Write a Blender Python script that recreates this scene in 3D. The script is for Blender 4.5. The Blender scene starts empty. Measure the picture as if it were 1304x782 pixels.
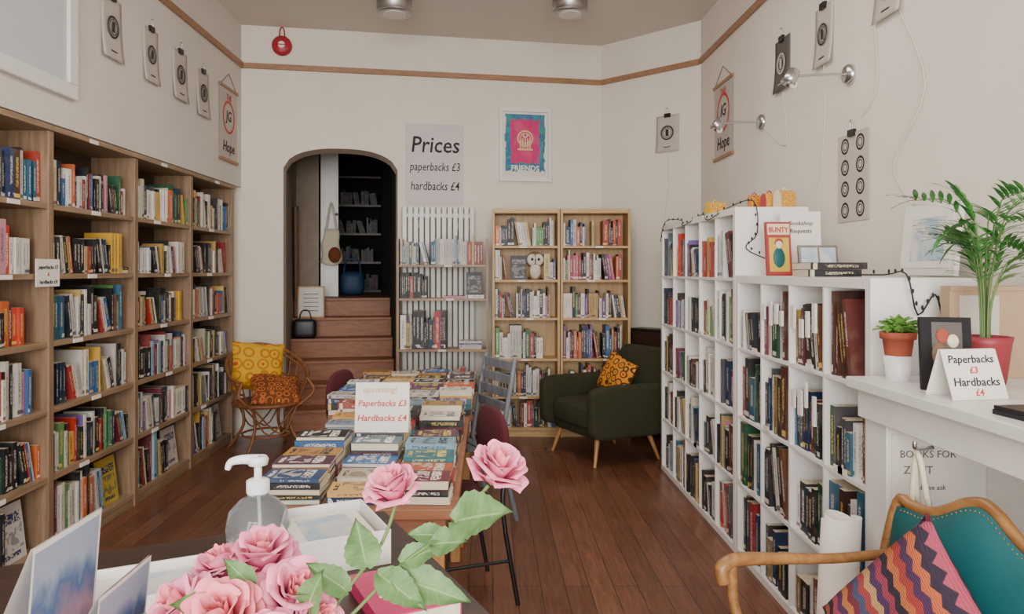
import bpy, math, random
from mathutils import Matrix, Vector
R=random.Random(11)
pi=math.pi
def lin(h):
    h=h.lstrip('#'); o=[]
    for i in (0,2,4):
        c=int(h[i:i+2],16)/255
        o.append(c/12.92 if c<=.04045 else ((c+.055)/1.055)**2.4)
    return (o[0],o[1],o[2],1)
# ---------------- materials
def newmat(n):
    m=bpy.data.materials.new(n); m.use_nodes=True
    nt=m.node_tree; b=nt.nodes['Principled BSDF']; return m,nt,b
def coords(nt,scale=(1,1,1),kind='Object',rot=(0,0,0)):
    tc=nt.nodes.new('ShaderNodeTexCoord'); mp=nt.nodes.new('ShaderNodeMapping')
    mp.inputs['Scale'].default_value=scale; mp.inputs['Rotation'].default_value=rot
    nt.links.new(tc.outputs[kind],mp.inputs[0]); return mp.outputs[0]
def ramp(nt,fac,stops,const=False):
    r=nt.nodes.new('ShaderNodeValToRGB'); e=r.color_ramp.elements
    if const: r.color_ramp.interpolation='CONSTANT'
    e[0].position=stops[0][0]; e[0].color=stops[0][1]; e[1].position=stops[1][0]; e[1].color=stops[1][1]
    for p,c in stops[2:]:
        x=e.new(p); x.color=c
    nt.links.new(fac,r.inputs[0]); return r.outputs[0]
def noise(nt,vec,scale,detail=3,dist=0):
    n=nt.nodes.new('ShaderNodeTexNoise'); n.inputs['Scale'].default_value=scale; n.inputs['Detail'].default_value=detail
    n.inputs['Distortion'].default_value=dist
    if vec is not None: nt.links.new(vec,n.inputs['Vector'])
    return n.outputs[0]
def bump(nt,b,h,st,dist=.01):
    bn=nt.nodes.new('ShaderNodeBump'); bn.inputs['Strength'].default_value=st; bn.inputs['Distance'].default_value=dist
    nt.links.new(h,bn.inputs['Height']); nt.links.new(bn.outputs[0],b.inputs['Normal'])
def math_(nt,op,a,b=None,c=None):
    n=nt.nodes.new('ShaderNodeMath'); n.operation=op
    for i,x in enumerate((a,b,c)):
        if x is None: continue
        if isinstance(x,(int,float)): n.inputs[i].default_value=x
        else: nt.links.new(x,n.inputs[i])
    return n.outputs[0]
def mix(nt,f,a,b):
    n=nt.nodes.new('ShaderNodeMix'); n.data_type='RGBA'
    if isinstance(f,(int,float)): n.inputs[0].default_value=f
    else: nt.links.new(f,n.inputs[0])
    for i,x in ((6,a),(7,b)):
        if isinstance(x,tuple): n.inputs[i].default_value=x
        else: nt.links.new(x,n.inputs[i])
    return n.outputs[2]
def dark(c,k): return (c[0]*k,c[1]*k,c[2]*k,1)
def plain(name,hexc,rough=.6,metal=0,var=.12,scale=8,bmp=0,trans=0,sheen=0):
    m,nt,b=newmat(name); c=lin(hexc)
    v=noise(nt,coords(nt),scale,4)
    nt.links.new(ramp(nt,v,[(.3,dark(c,1-var)),(.7,dark(c,1+var*.5))]),b.inputs['Base Color'])
    b.inputs['Roughness'].default_value=rough; b.inputs['Metallic'].default_value=metal
    if trans: b.inputs['Transmission Weight'].default_value=trans; b.inputs['IOR'].default_value=1.4
    if sheen: b.inputs['Sheen Weight'].default_value=sheen
    if bmp: bump(nt,b,noise(nt,coords(nt),scale*12,4),bmp)
    return m
def wood(name,h1,h2,axis=0,rough=.45,sc=1.0):
    m,nt,b=newmat(name); s=[14*sc]*3; s[axis]=1.0*sc
    v=noise(nt,coords(nt,tuple(s)),2.5,6,.8)
    nt.links.new(ramp(nt,v,[(.3,lin(h1)),(.7,lin(h2))]),b.inputs['Base Color'])
    b.inputs['Roughness'].default_value=rough; bump(nt,b,v,.15,.003); return m
def floor_mat():
    m,nt,b=newmat('floor_boards')
    vec=coords(nt,(1,1,1),'Object',(0,0,pi/2))
    br=nt.nodes.new('ShaderNodeTexBrick'); nt.links.new(vec,br.inputs['Vector'])
    br.inputs['Color1'].default_value=lin('#8b5a42'); br.inputs['Color2'].default_value=lin('#6d422f'); br.inputs['Mortar'].default_value=lin('#2e1a12')
    br.inputs['Scale'].default_value=1; br.inputs['Mortar Size'].default_value=.0022; br.inputs['Brick Width'].default_value=2.6; br.inputs['Row Height'].default_value=.115
    br.inputs['Mortar Smooth'].default_value=.3
    br.offset=.37
    g=noise(nt,coords(nt,(16,1.2,1)),3,6,1.2)
    gr=ramp(nt,g,[(.3,lin('#9a9a9a')),(.7,lin('#ffffff'))])
    mx=nt.nodes.new('ShaderNodeMix'); mx.data_type='RGBA'; mx.blend_type='MULTIPLY'; mx.inputs[0].default_value=.7
    nt.links.new(br.outputs[0],mx.inputs[6]); nt.links.new(gr,mx.inputs[7])
    vo=nt.nodes.new('ShaderNodeTexVoronoi'); vo.inputs['Scale'].default_value=2.3; nt.links.new(coords(nt,(2.2,1,1)),vo.inputs['Vector'])
    knots=math_(nt,'LESS_THAN',vo.outputs['Distance'],.045)
    wear=noise(nt,coords(nt),1.3,5,.5)
    c1=mix(nt,math_(nt,'MULTIPLY',knots,.6),mx.outputs[2],lin('#3f2418'))
    wr=ramp(nt,wear,[(.5,(0,0,0,1)),(.75,(.35,.35,.35,1))])
    nt.links.new(mix(nt,wr,c1,lin('#9a705c')),b.inputs['Base Color'])
    rr=noise(nt,coords(nt),2.2,3); nt.links.new(math_(nt,'MULTIPLY_ADD',rr,.25,.2),b.inputs['Roughness'])
    bump(nt,b,math_(nt,'SUBTRACT',g,br.outputs[1]),.12,.004); return m
def book_mat(name,cover=False):
    m,nt,b=newmat(name)
    a=nt.nodes.new('ShaderNodeAttribute'); a.attribute_name='Col'
    t=nt.nodes.new('ShaderNodeAttribute'); t.attribute_name='Txt'
    uv=nt.nodes.new('ShaderNodeUVMap'); uv.uv_map='UVMap'
    sp=nt.nodes.new('ShaderNodeSeparateXYZ'); nt.links.new(uv.outputs[0],sp.inputs[0])
    u,v=sp.outputs[0],sp.outputs[1]
    geo=nt.nodes.new('ShaderNodeNewGeometry')
    def rng(x,lo,hi): return math_(nt,'MULTIPLY',math_(nt,'GREATER_THAN',x,lo),math_(nt,'LESS_THAN',x,hi))
    wear=noise(nt,geo.outputs['Position'],14,3)
    if not cover:
        n=noise(nt,geo.outputs['Position'],230,1)
        sel=noise(nt,geo.outputs['Position'],17,0)
        lo=math_(nt,'MULTIPLY_ADD',sel,.5,.0)
        msk=math_(nt,'MULTIPLY',math_(nt,'MULTIPLY',math_(nt,'MULTIPLY',math_(nt,'GREATER_THAN',u,lo),math_(nt,'LESS_THAN',u,.84)),rng(v,.3,.7)),math_(nt,'GREATER_THAN',n,.5))
        msk=math_(nt,'MULTIPLY',msk,.75)
        band=math_(nt,'MULTIPLY',math_(nt,'MULTIPLY',rng(u,.04,.12),math_(nt,'GREATER_THAN',sel,.52)),.8)
        msk=math_(nt,'MAXIMUM',msk,band)
        col=mix(nt,msk,a.outputs[0],t.outputs[0])
        col=mix(nt,ramp(nt,wear,[(.5,(0,0,0,1)),(.85,(.2,.2,.2,1))]),col,lin('#b5a894'))
    else:
        n=noise(nt,geo.outputs['Position'],90,1)
        title=math_(nt,'MULTIPLY',math_(nt,'MULTIPLY',rng(u,.1,.9),rng(v,.66,.84)),math_(nt,'GREATER_THAN',n,.46))
        auth=math_(nt,'MULTIPLY',math_(nt,'MULTIPLY',rng(u,.2,.8),rng(v,.08,.16)),math_(nt,'GREATER_THAN',n,.46))
        art=noise(nt,geo.outputs['Position'],22,3,.8)
        artc=mix(nt,math_(nt,'GREATER_THAN',art,.52),a.outputs[0],mix(nt,.55,a.outputs[0],t.outputs[0]))
        artm=math_(nt,'MULTIPLY',rng(u,.06,.94),rng(v,.2,.62))
        c1=mix(nt,artm,a.outputs[0],artc)
        col=mix(nt,math_(nt,'MAXIMUM',title,auth),c1,t.outputs[0])
    nt.links.new(col,b.inputs['Base Color']); b.inputs['Roughness'].default_value=.42 if cover else .5
    return m
def uvsep(nt):
    uv=nt.nodes.new('ShaderNodeUVMap'); uv.uv_map='UVMap'
    sp=nt.nodes.new('ShaderNodeSeparateXYZ'); nt.links.new(uv.outputs[0],sp.inputs[0]); return uv.outputs[0],sp.outputs[0],sp.outputs[1]
def print_mat(name,bg,fg,fg2,scale=5):
    m,nt,b=newmat(name); uv,u,v=uvsep(nt)
    vo=nt.nodes.new('ShaderNodeTexVoronoi'); vo.inputs['Scale'].default_value=scale; vo.inputs['Randomness'].default_value=.35; nt.links.new(uv,vo.inputs['Vector'])
    c=ramp(nt,vo.outputs['Distance'],[(0,lin(fg2)),(.16,lin(bg)),(.34,lin(fg)),(.48,lin(bg))],True)
    nt.links.new(c,b.inputs['Base Color']); b.inputs['Roughness'].default_value=.9
    bump(nt,b,noise(nt,uv,120),.2,.003); return m
def zigzag_mat():
    m,nt,b=newmat('zigzag_knit'); uv,u,v=uvsep(nt)
    pp=math_(nt,'PINGPONG',math_(nt,'MULTIPLY',u,8),.5)
    f=math_(nt,'FRACT',math_(nt,'MULTIPLY_ADD',pp,.07,math_(nt,'MULTIPLY',v,1.3)))
    cols=['#a33a34','#4a2a4e','#c0603a','#332638','#b04a60','#5a2f56','#c77a44','#7a2c3e','#4a5070','#a83f42','#c49a68','#4c3058','#9c3a50','#2a2230','#bf6a3c']
    stops=[(i/len(cols),lin(c)) for i,c in enumerate(cols)]
    nt.links.new(ramp(nt,f,stops,True),b.inputs['Base Color']); b.inputs['Roughness'].default_value=.95
    w=nt.nodes.new('ShaderNodeTexWave'); w.inputs['Scale'].default_value=28; w.bands_direction='Y'; w.inputs['Distortion'].default_value=2; nt.links.new(uv,w.inputs['Vector'])
    bump(nt,b,w.outputs[1],.6,.006); return m
def art_mat():
    m,nt,b=newmat('screenprint'); uv,u,v=uvsep(nt)
    n=noise(nt,uv,9,4,1)
    edge=math_(nt,'MAXIMUM',math_(nt,'ABSOLUTE',math_(nt,'SUBTRACT',u,.5)),math_(nt,'ABSOLUTE',math_(nt,'SUBTRACT',v,.56)))
    e=math_(nt,'MULTIPLY_ADD',n,.14,edge)
    bg=ramp(nt,noise(nt,uv,3,3,1),[(.35,lin('#2f938c')),(.45,lin('#2f5f93')),(.55,lin('#2f938c')),(.68,lin('#4a4f9a'))])
    o=ramp(nt,noise(nt,uv,4,2,.5),[(.45,lin('#c4246c')),(.62,lin('#cf3f74'))])
    inn=math_(nt,'LESS_THAN',e,.42); outm=math_(nt,'GREATER_THAN',e,.55)
    c=mix(nt,inn,bg,o); c=mix(nt,outm,c,lin('#dcd4ca'))
    nt.links.new(c,b.inputs['Base Color']); b.inputs['Roughness'].default_value=.6; return m
def soft_stripe(name,c1,c2,scale=6):
    m,nt,b=newmat(name)
    n=noise(nt,coords(nt),scale,3,1.5)
    nt.links.new(ramp(nt,n,[(.42,lin(c1)),(.56,lin(c2))]),b.inputs['Base Color']); b.inputs['Roughness'].default_value=.35; return m
def photo_mat():
    m,nt,b=newmat('photo_print'); uv,u,v=uvsep(nt)
    n=noise(nt,uv,5,5,.4); h=math_(nt,'MULTIPLY_ADD',n,.35,v)
    c=ramp(nt,h,[(.0,lin('#5a3a34')),(.3,lin('#2d3f3a')),(.5,lin('#6a5f76')),(.68,lin('#a57f90')),(.85,lin('#4a6590')),(1.1,lin('#98a6bc'))])
    edge=math_(nt,'MAXIMUM',math_(nt,'ABSOLUTE',math_(nt,'SUBTRACT',u,.5)),math_(nt,'ABSOLUTE',math_(nt,'SUBTRACT',v,.5)))
    nt.links.new(mix(nt,math_(nt,'GREATER_THAN',edge,.47),c,lin('#e6e2e0')),b.inputs['Base Color']); b.inputs['Roughness'].default_value=.65; return m
def leaf_mat(name,c1,c2,c3):
    m,nt,b=newmat(name); uv,u,v=uvsep(nt)
    au=math_(nt,'ABSOLUTE',math_(nt,'SUBTRACT',u,.5))
    vein=math_(nt,'LESS_THAN',math_(nt,'FRACT',math_(nt,'MULTIPLY_ADD',au,-3.0,math_(nt,'MULTIPLY',v,9))),.1)
    mid=math_(nt,'LESS_THAN',au,.025)
    base=ramp(nt,noise(nt,coords(nt),40,3),[(.3,lin(c1)),(.7,lin(c2))])
    msk=math_(nt,'MAXIMUM',math_(nt,'MULTIPLY',vein,.16),math_(nt,'MULTIPLY',mid,.5))
    nt.links.new(mix(nt,msk,base,lin(c3)),b.inputs['Base Color']); b.inputs['Roughness'].default_value=.6
    bump(nt,b,math_(nt,'SUBTRACT',0.0,msk),.3,.002); return m
def petal_mat(name,base,tip):
    m,nt,b=newmat(name); uv,u,v=uvsep(nt)
    n=noise(nt,uv,3,3); f=math_(nt,'MULTIPLY_ADD',n,.4,math_(nt,'SUBTRACT',v,.2))
    nt.links.new(ramp(nt,f,[(.1,lin(base)),(.9,lin(tip))]),b.inputs['Base Color']); b.inputs['Roughness'].default_value=.8
    b.inputs['Subsurface Weight'].default_value=.3; b.inputs['Subsurface Radius'].default_value=(.012,.005,.005)
    return m
W=dict(
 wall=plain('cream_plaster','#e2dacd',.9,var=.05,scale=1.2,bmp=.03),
 wall_l=plain('cream_plaster_shaded','#d6cec5',.9,var=.05,scale=1.2,bmp=.03),  # greyer cream plaster: left wall's shade from grazing daylight is in the colour
 ceil=plain('ceiling_paint','#d2c9c0',.95,var=.03,scale=1),
 floor=floor_mat(),
 oak=wood('oak_x','#80664e','#a08468',0), oakz=wood('oak_z','#755d46','#987c62',2), oaky=wood('oak_y','#7d664e','#a0856a',1),
 pine=wood('pine','#ad8653','#c8a470',2), pinex=wood('pine_shelf','#ad8653','#ccaa76',0),
 stair=wood('stair_wood','#84523a','#a06a48',0,.5), rail=wood('rail_wood','#8a6549','#a67c5e',0,.5),
 chairw=wood('chair_oak','#7a502d','#9c7040',1,.35), darkw=wood('dark_wood','#2a1a14','#3b261c',0,.4),
 legw=wood('leg_wood','#a5753f','#c4935a',2,.4), bamboo=plain('bamboo','#855330',.5,var=.3,scale=25),
 white=plain('white_laminate','#e9e5e0',.45,var=.02), whitep=plain('white_gloss_paint','#e2dfda',.35,var=.04),
 back=plain('bookcase_back','#4a3828',.8), paper=plain('paper','#e6dfd6',.85,var=.03), paper2=plain('aged_paper','#beb3aa',.9,var=.06), poster=plain('poster_paper','#cfc6c6',.9,var=.03),
 grey=plain('darkgrey_paper','#5a5450',.9), ink=plain('ink','#2c2a2e',.8), pencil=plain('faint_marker','#6a625e',.8), mblack=plain('matt_black_cover','#141316',.85), red=plain('red_ink','#c23a35',.7), pages=plain('book_pages','#d9cdb4',.9,var=.15,scale=80),
 black=plain('black_metal','#17171a',.4), chrome=plain('chrome','#c9c9cc',.22,1.0,var=.03), steel=plain('brushed_steel','#a8a6a4',.35,1.0,var=.05),
 bell=plain('red_enamel','#a82430',.4), olive=plain('olive_wool','#33321c',.95,var=.2,scale=40,bmp=.3),
 maroon=plain('maroon_velvet','#4f1520',.9,var=.15), greyw=wood('grey_painted_wood','#62656c','#80838a',2,.6),
 teal=plain('teal_vinyl','#0c565a',.5,var=.12,scale=6), brass=plain('brass_nails','#a8824a',.35,1.0),
 zig=zigzag_mat(), yprint=print_mat('yellow_wax_print','#d9a51e','#b8780f','#c9401c',4), bprint=print_mat('brown_wax_print','#6e3a1a','#b8642a','#d89a2a',6),
 oprint=print_mat('orange_wax_print','#d98a1e','#4a2a18','#b03a20',5), tprint=print_mat('tin_print','#d9b43a','#b8323a','#3a7a5a',7), art=art_mat(),
 terracotta=plain('terracotta','#9c4a33',.85), leaf=leaf_mat('rose_leaf','#486a38','#648650','#94aa74'), palm=soft_stripe('palm_leaf','#2e6a2c','#4f9142',12), succ=plain('succulent','#6fa045',.5,var=.4,scale=40),
 stem=plain('stem','#5f7a42',.6), pink=petal_mat('pink_petal','#c9446f','#e98ca8'), pink2=petal_mat('coral_petal','#cf4c60','#e67f8c'),
 clear=plain('clear_plastic','#f2f5f7',.12,var=.02,trans=.85), gel=plain('hand_gel','#dfe6ea',.1,var=.02,trans=.9), matt=plain('pump_plastic','#e8e6e6',.4,var=.02),
 card=plain('cardboard','#a98e72',.85,var=.1), photo=photo_mat(), photo2=soft_stripe('beach_print','#a8bccb','#d8d2cc',6), cream=plain('canvas','#d9cdb5',.95,var=.06,scale=60,bmp=.2),
 darkroom=plain('dark_room_shade','#1a1512',.95), inner=plain('inner_wall','#a09382',.9), blue=plain('blue_bag','#1f3f5e',.6), tan=plain('tan_leather','#6e5034',.6),  # darkroom: near-black colour carries the back room's lack of light
 hatch=plain('hatch_panel','#c9c8cc',.5,var=.03), wire=plain('black_cable','#1b1b1b',.6), wwire=plain('white_cable','#d9d2c8',.6),
 owlw=plain('owl_white','#d6ccc0',.8,var=.1,scale=40), owlb=plain('owl_tan','#8f7250',.8,var=.3,scale=60), pinkbook=plain('magenta_cover','#c42a66',.5),
 yellowc=plain('yellow_glaze','#cfae3f',.4), redc=plain('red_glaze','#a83a3a',.4), creamc=plain('cream_glaze','#dccfb0',.4), redbull=plain('plant_pot_red','#8a2a33',.5), gold=plain('gold_ink','#d9c08a',.5),
)
BK=book_mat('book_spine'); CV=book_mat('book_cover',True)
# ---------------- mesh builder
class MB:
    def __init__(s,name,T=None):
        s.name=name; s.v=[]; s.f=[]; s.mi=[]; s.c=[]; s.t=[]; s.uv=[]; s.sm=[]; s.mats=[]; s.T=T or Matrix()
    def m(s,mat):
        if isinstance(mat,str): mat=W[mat]
        if mat not in s.mats: s.mats.append(mat)
        return s.mats.index(mat)
    def add(s,verts,faces,mat,M=None,smooth=False,uvs=None,col=None,txt=None):
        X=s.T@M if M is not None else s.T
        o=len(s.v); s.v+= [tuple(X@Vector(p)) for p in verts]; k=s.m(mat)
        for i,f in enumerate(faces):
            s.f.append([o+j for j in f]); s.mi.append(k); s.sm.append(smooth)
            s.uv.append(uvs[i] if uvs and uvs[i] else [(-1,-1)]*len(f))
            s.c.append(col[i] if isinstance(col,list) else (col or (1,1,1,1))); s.t.append(txt or (0,0,0,1))
    def box(s,lo,hi,mat,M=None,uvs=None,col=None,txt=None):
        x0,y0,z0=lo; x1,y1,z1=hi
        v=[(x0,y0,z0),(x1,y0,z0),(x1,y0,z1),(x0,y0,z1),(x0,y1,z0),(x1,y1,z0),(x1,y1,z1),(x0,y1,z1)]
        f=[(0,1,2,3),(5,4,7,6),(4,0,3,7),(1,5,6,2),(3,2,6,7),(4,5,1,0)]
        s.add(v,f,mat,M,uvs=uvs,col=col,txt=txt)
    def grid(s,fn,nu,nv,mat,M=None,smooth=True,closeu=False):
        v=[fn(i/nu,j/nv) for j in range(nv+1) for i in range(nu+1)]
        f=[];uv=[]
        for j in range(nv):
            for i in range(nu):
                f.append((j*(nu+1)+i,j*(nu+1)+i+1,(j+1)*(nu+1)+i+1,(j+1)*(nu+1)+i))
                uv.append([(i/nu,j/nv),((i+1)/nu,j/nv),((i+1)/nu,(j+1)/nv),(i/nu,(j+1)/nv)])
        s.add(v,f,mat,M,smooth,uvs=uv)
    def lathe(s,prof,mat,M=None,n=20,c=(0,0,0)):
        v=[];f=[]
        for r,z in prof:
            for k in range(n):
                a=2*pi*k/n; v.append((c[0]+r*math.cos(a),c[1]+r*math.sin(a),c[2]+z))
        for j in range(len(prof)-1):
            for k in range(n): f.append((j*n+k,j*n+(k+1)%n,(j+1)*n+(k+1)%n,(j+1)*n+k))
        s.add(v,f,mat,M,True)
        s.add(v[:n],[tuple(range(n))[::-1]],mat,M); s.add(v[-n:],[tuple(range(n))],mat,M)
    def ell(s,c,r,mat,M=None,n=16,m=10):
        v=[];f=[]
        for j in range(m+1):
            ph=pi*j/m
            for k in range(n):
                a=2*pi*k/n; v.append((c[0]+r[0]*math.sin(ph)*math.cos(a),c[1]+r[1]*math.sin(ph)*math.sin(a),c[2]-r[2]*math.cos(ph)))
        for j in range(m):
            for k in range(n): f.append((j*n+k,j*n+(k+1)%n,(j+1)*n+(k+1)%n,(j+1)*n+k))
        s.add(v,f,mat,M,True)
    def tube(s,pts,r,mat,M=None,n=8,smoothpath=True):
        P=[Vector(p) for p in pts]
        if smoothpath and len(P)>2:
            Q=[];N=len(P)
            for i in range(N-1):
                a=P[max(i-1,0)];b=P[i];c=P[i+1];d=P[min(i+2,N-1)]
                for t in (0,.25,.5,.75):
                    Q.append(.5*((2*b)+(c-a)*t+(2*a-5*b+4*c-d)*t*t+(3*b-a-3*c+d)*t**3))
            Q.append(P[-1]); P=Q
        rr=r if isinstance(r,(list,tuple)) else [r,r]
        v=[];f=[];prev=None
        for i,p in enumerate(P):
            t=(P[min(i+1,len(P)-1)]-P[max(i-1,0)]).normalized()
            if prev is None:
                u=t.orthogonal().normalized()
            else:
                u=(prev-t*prev.dot(t)).normalized()
            prev=u; w=t.cross(u)
            q=i/(len(P)-1)*(len(rr)-1); k=min(int(q),len(rr)-2); rad=rr[k]+(rr[k+1]-rr[k])*(q-k)
            for j in range(n):
                a=2*pi*j/n; v.append(p+rad*(math.cos(a)*u+math.sin(a)*w))
        for i in range(len(P)-1):
            for j in range(n): f.append((i*n+j,i*n+(j+1)%n,(i+1)*n+(j+1)%n,(i+1)*n+j))
        s.add(v,f,mat,M,True)
        s.add(v[:n],[tuple(range(n))[::-1]],mat,M); s.add(v[-n:],[tuple(range(n))],mat,M)
    def pillow(s,sx,sy,th,mat,M=None):
        for sg in (1,-1):
            def fn(u,v):
                a=2*u-1;b=2*v-1
                e=max(0,(1-a**4))**.5*max(0,(1-b**4))**.5
                e*=1+.06*math.sin(5*a+3*b)
                return (a*sx/2*(1-.07*(1-b*b)),sg*-th/2*e,b*sy/2*(1-.07*(1-a*a)))
            s.grid(fn,16,16,mat,M)
    def rbox(s,lo,hi,r,mat,M=None,p=6):
        c=[(a+b)/2 for a,b in zip(lo,hi)]; h=[(b-a)/2 for a,b in zip(lo,hi)]
        n=32;m=18;v=[];f=[]
        def sp(x,e): return math.copysign(abs(x)**e,x)
        e=2/p
        for j in range(m+1):
            ph=-pi/2+pi*j/m
            for k in range(n):
                a=2*pi*k/n
                v.append((c[0]+h[0]*sp(math.cos(ph),e)*sp(math.cos(a),e),c[1]+h[1]*sp(math.cos(ph),e)*sp(math.sin(a),e),c[2]+h[2]*sp(math.sin(ph),e)))
        for j in range(m):
            for k in range(n): f.append((j*n+k,j*n+(k+1)%n,(j+1)*n+(k+1)%n,(j+1)*n+k))
        s.add(v,f,mat,M,True)
    def text(s,body,x,z,size,mat,y=-.004,M=None,shear=.15,align='CENTER',ext=.0006,bold=.012,sx=1):
        cu=bpy.data.curves.new('t','FONT'); cu.body=body; cu.size=size; cu.align_x=align; cu.shear=shear; cu.extrude=ext; cu.resolution_u=2; cu.offset=bold*size
        ob=bpy.data.objects.new('t',cu); bpy.context.collection.objects.link(ob)
        dg=bpy.context.evaluated_depsgraph_get(); me=bpy.data.meshes.new_from_object(ob.evaluated_get(dg))
        vs=[(p.co.x*sx+x,y-p.co.z,p.co.y+z) for p in me.vertices]; fs=[tuple(p.vertices) for p in me.polygons]
        bpy.data.objects.remove(ob); bpy.data.curves.remove(cu); bpy.data.meshes.remove(me)
        s.add(vs,fs,mat,M)
    def ring(s,x,z,r,th,mat,y=-.003,M=None,n=24):
        v=[];f=[]
        for k in range(n):
            a=2*pi*k/n
            for q in (r,r-th): v.append((x+q*math.cos(a),y,z+q*math.sin(a)))
        for k in range(n): f.append((2*k,2*((k+1)%n),2*((k+1)%n)+1,2*k+1))
        s.add(v,f,mat,M)
    def book(s,x,y,z,t,h,w,M=None,col=None):
        c,tx=col or pick()
        pg=lin('#cfc3a8')
        X=Matrix.Translation((x,y,z)) if M is None else M
        uv=[[(0,0),(0,1),(1,1),(1,0)]]+[None]*5
        s.box((0,0,0),(t,w,h),BK,X,uvs=uv,col=[c,pg,c,c,pg,pg],txt=tx)
    def flat(s,x,y,z,lx,ly,t,rot=0,col=None):
        c,tx=col or pick(); pg=lin('#d4c9b0')
        X=Matrix.Translation((x,y,z))@Matrix.Rotation(rot,4,'Z')
        uv=[[(0,0),(1,0),(1,1),(0,1)]]+[None]*5
        if R.random()<.3:
            s.box((-lx/2+.002,-ly/2+.002,.002),(lx/2-.002,ly/2-.002,t-.002),BK,X,uvs=[None]*6,col=pg,txt=tx)
            s.box((-lx/2,-ly/2,0),(lx/2,ly/2,.002),BK,X,col=c,txt=tx)
        else: s.box((-lx/2,-ly/2,0),(lx/2,ly/2,t-.001),BK,X,uvs=uv,col=[c,pg,pg,pg,c,c],txt=tx)
        z1=t-.0015
        s.box((-lx/2-.001,-ly/2-.001,z1),(lx/2+.001,ly/2,t),CV,X,uvs=[None]*4+[[(0,0),(0,1),(1,1),(1,0)]]+[None],col=c,txt=tx)
    def faceout(s,x,y,z,w,h,t=.02,col=None,tilt=.12):
        c,tx=col or pick()
        X=Matrix.Translation((x,y,z))@Matrix.Rotation(-tilt,4,'X')
        s.box((0,0,0),(w,t,h),CV,X,uvs=[[(0,0),(1,0),(1,1),(0,1)]]+[None]*5,col=c,txt=tx)
    def build(s,bevel=0,solid=0,subs=0):
        xs=[p[0] for p in s.v]; ys=[p[1] for p in s.v]; zs=[p[2] for p in s.v]
        o=Vector(((min(xs)+max(xs))/2,(min(ys)+max(ys))/2,min(zs)))
        me=bpy.data.meshes.new(s.name); me.from_pydata([tuple(Vector(p)-o) for p in s.v],[],s.f)
        for m in s.mats: me.materials.append(m)
        me.polygons.foreach_set('material_index',s.mi); me.polygons.foreach_set('use_smooth',s.sm)
        uvl=me.uv_layers.new(name='UVMap'); L=[]
        for u in s.uv:
            for q in u: L+=[q[0],q[1]]
        uvl.data.foreach_set('uv',L)
        if BK in s.mats or CV in s.mats:
            for nm,src in (('Col',s.c),('Txt',s.t)):
                ca=me.color_attributes.new(nm,'FLOAT_COLOR','CORNER'); L=[]
                for f,c in zip(s.f,src): L+=list(c)*len(f)
                ca.data.foreach_set('color',L)
        me.update()
        ob=bpy.data.objects.new(s.name,me); ob.location=o; bpy.context.collection.objects.link(ob)
        if solid:
            md=ob.modifiers.new('solid','SOLIDIFY'); md.thickness=solid
        if bevel:
            md=ob.modifiers.new('bev','BEVEL'); md.width=bevel; md.segments=2; md.limit_method='ANGLE'; md.angle_limit=math.radians(50)
        return ob
PAL=['#e8e2d6']*8+['#1d1d22']*10+['#1f3560','#1f62a0','#b31f1f','#c9301f','#d9cfae','#d0b46a','#2a6a44','#5a3420','#7a1f36','#e0ac22','#dc641c','#7a8a94','#4a4a52','#7fb0cc','#cfc8c0','#dcd6ca','#1f6a8a','#9a1c1c','#7a5aa8','#cc7a90','#e6ddd0','#f0ece4','#2a2a30','#5a9a48','#c43a20','#10305a','#c0a060','#dcdcdc','#33281f','#3b2226','#26303a']
LIGHT=['#f0ece2','#e8dfd0','#e6c95a','#d9d2c8']
def pick(pal=PAL):
    h=R.choice(pal); c=lin(h); lum=c[0]*.3+c[1]*.6+c[2]*.1
    t=lin(R.choice(['#1a1a1f','#7a1f1f','#22385a'])) if lum>.3 else lin(R.choice(LIGHT))
    k=R.uniform(.65,1.0); d=R.uniform(0,.3)
    c=tuple(q*(1-d)+lum*d for q in c[:3])+(1,)
    return dark(c,k),t
def frame(o,xd):
    l=math.hypot(*xd); x=xd[0]/l; y=xd[1]/l
    return Matrix(((x,-y,0,o[0]),(y,x,0,o[1]),(0,0,1,o[2] if len(o)>2 else 0),(0,0,0,1)))
def Rz(a): return Matrix.Rotation(a,4,'Z')
def Tr(*p): return Matrix.Translation(p)
def fill(M,x0,x1,z,hmax,y=.02,dens=1.0,pal=PAL,hb=.2,tmin=.010,tmax=.036,wmax=.2):
    x=x0+.002; end=x0+(x1-x0)*dens; mode=2
    base=min(hmax-.02,hb)
    while x<end-.012:
        if mode<=0 and R.random()<.11:
            n=R.randint(2,5); al=R.uniform(.12,.3); h=base*R.uniform(.85,1)
            x+=h*math.sin(al)
            for k in range(n):
                t=R.uniform(tmin,tmax)
                if x+t*1.1>x1: break
                hh=min(h*R.uniform(.94,1.0),hmax-.02); M.book(0,0,0,t,hh,min(hh*.68,wmax),Tr(x,y,z)@Matrix.Rotation(-al,4,'Y'),pick(pal)); x+=t/math.cos(al)+.0005
            x+=.012; mode=6
        t=R.uniform(tmin,tmax) if R.random()>.12 else R.uniform(tmax,tmax*1.5)
        if x+t>x1:
            if x1-x<.014: break
            t=x1-x-.001
        h=base*R.choice([.72,.80,.86,.9,.9,.95,1.0,1.06,1.14]); h=min(h,hmax-.012)
        rep=1
        if R.random()<.1 : rep=R.randint(2,4)
        pc=pick(pal)
        for _ in range(rep):
            if x+t>x1: break
            M.book(x,y+R.uniform(-.008,.014),z,t,h,min(h*.68,wmax),None,pc); x+=t+.0008; mode-=1
    if x1-x>.08 and R.random()<.4:
        n=R.randint(1,3); zz=z
        for _ in range(n):
            t=R.uniform(.015,.03); w=min(x1-x-.006,.14); M.flat(x+.003+w/2,y+.1,zz,w,.18,t,0,pick(pal)); zz+=t+.0004
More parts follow.
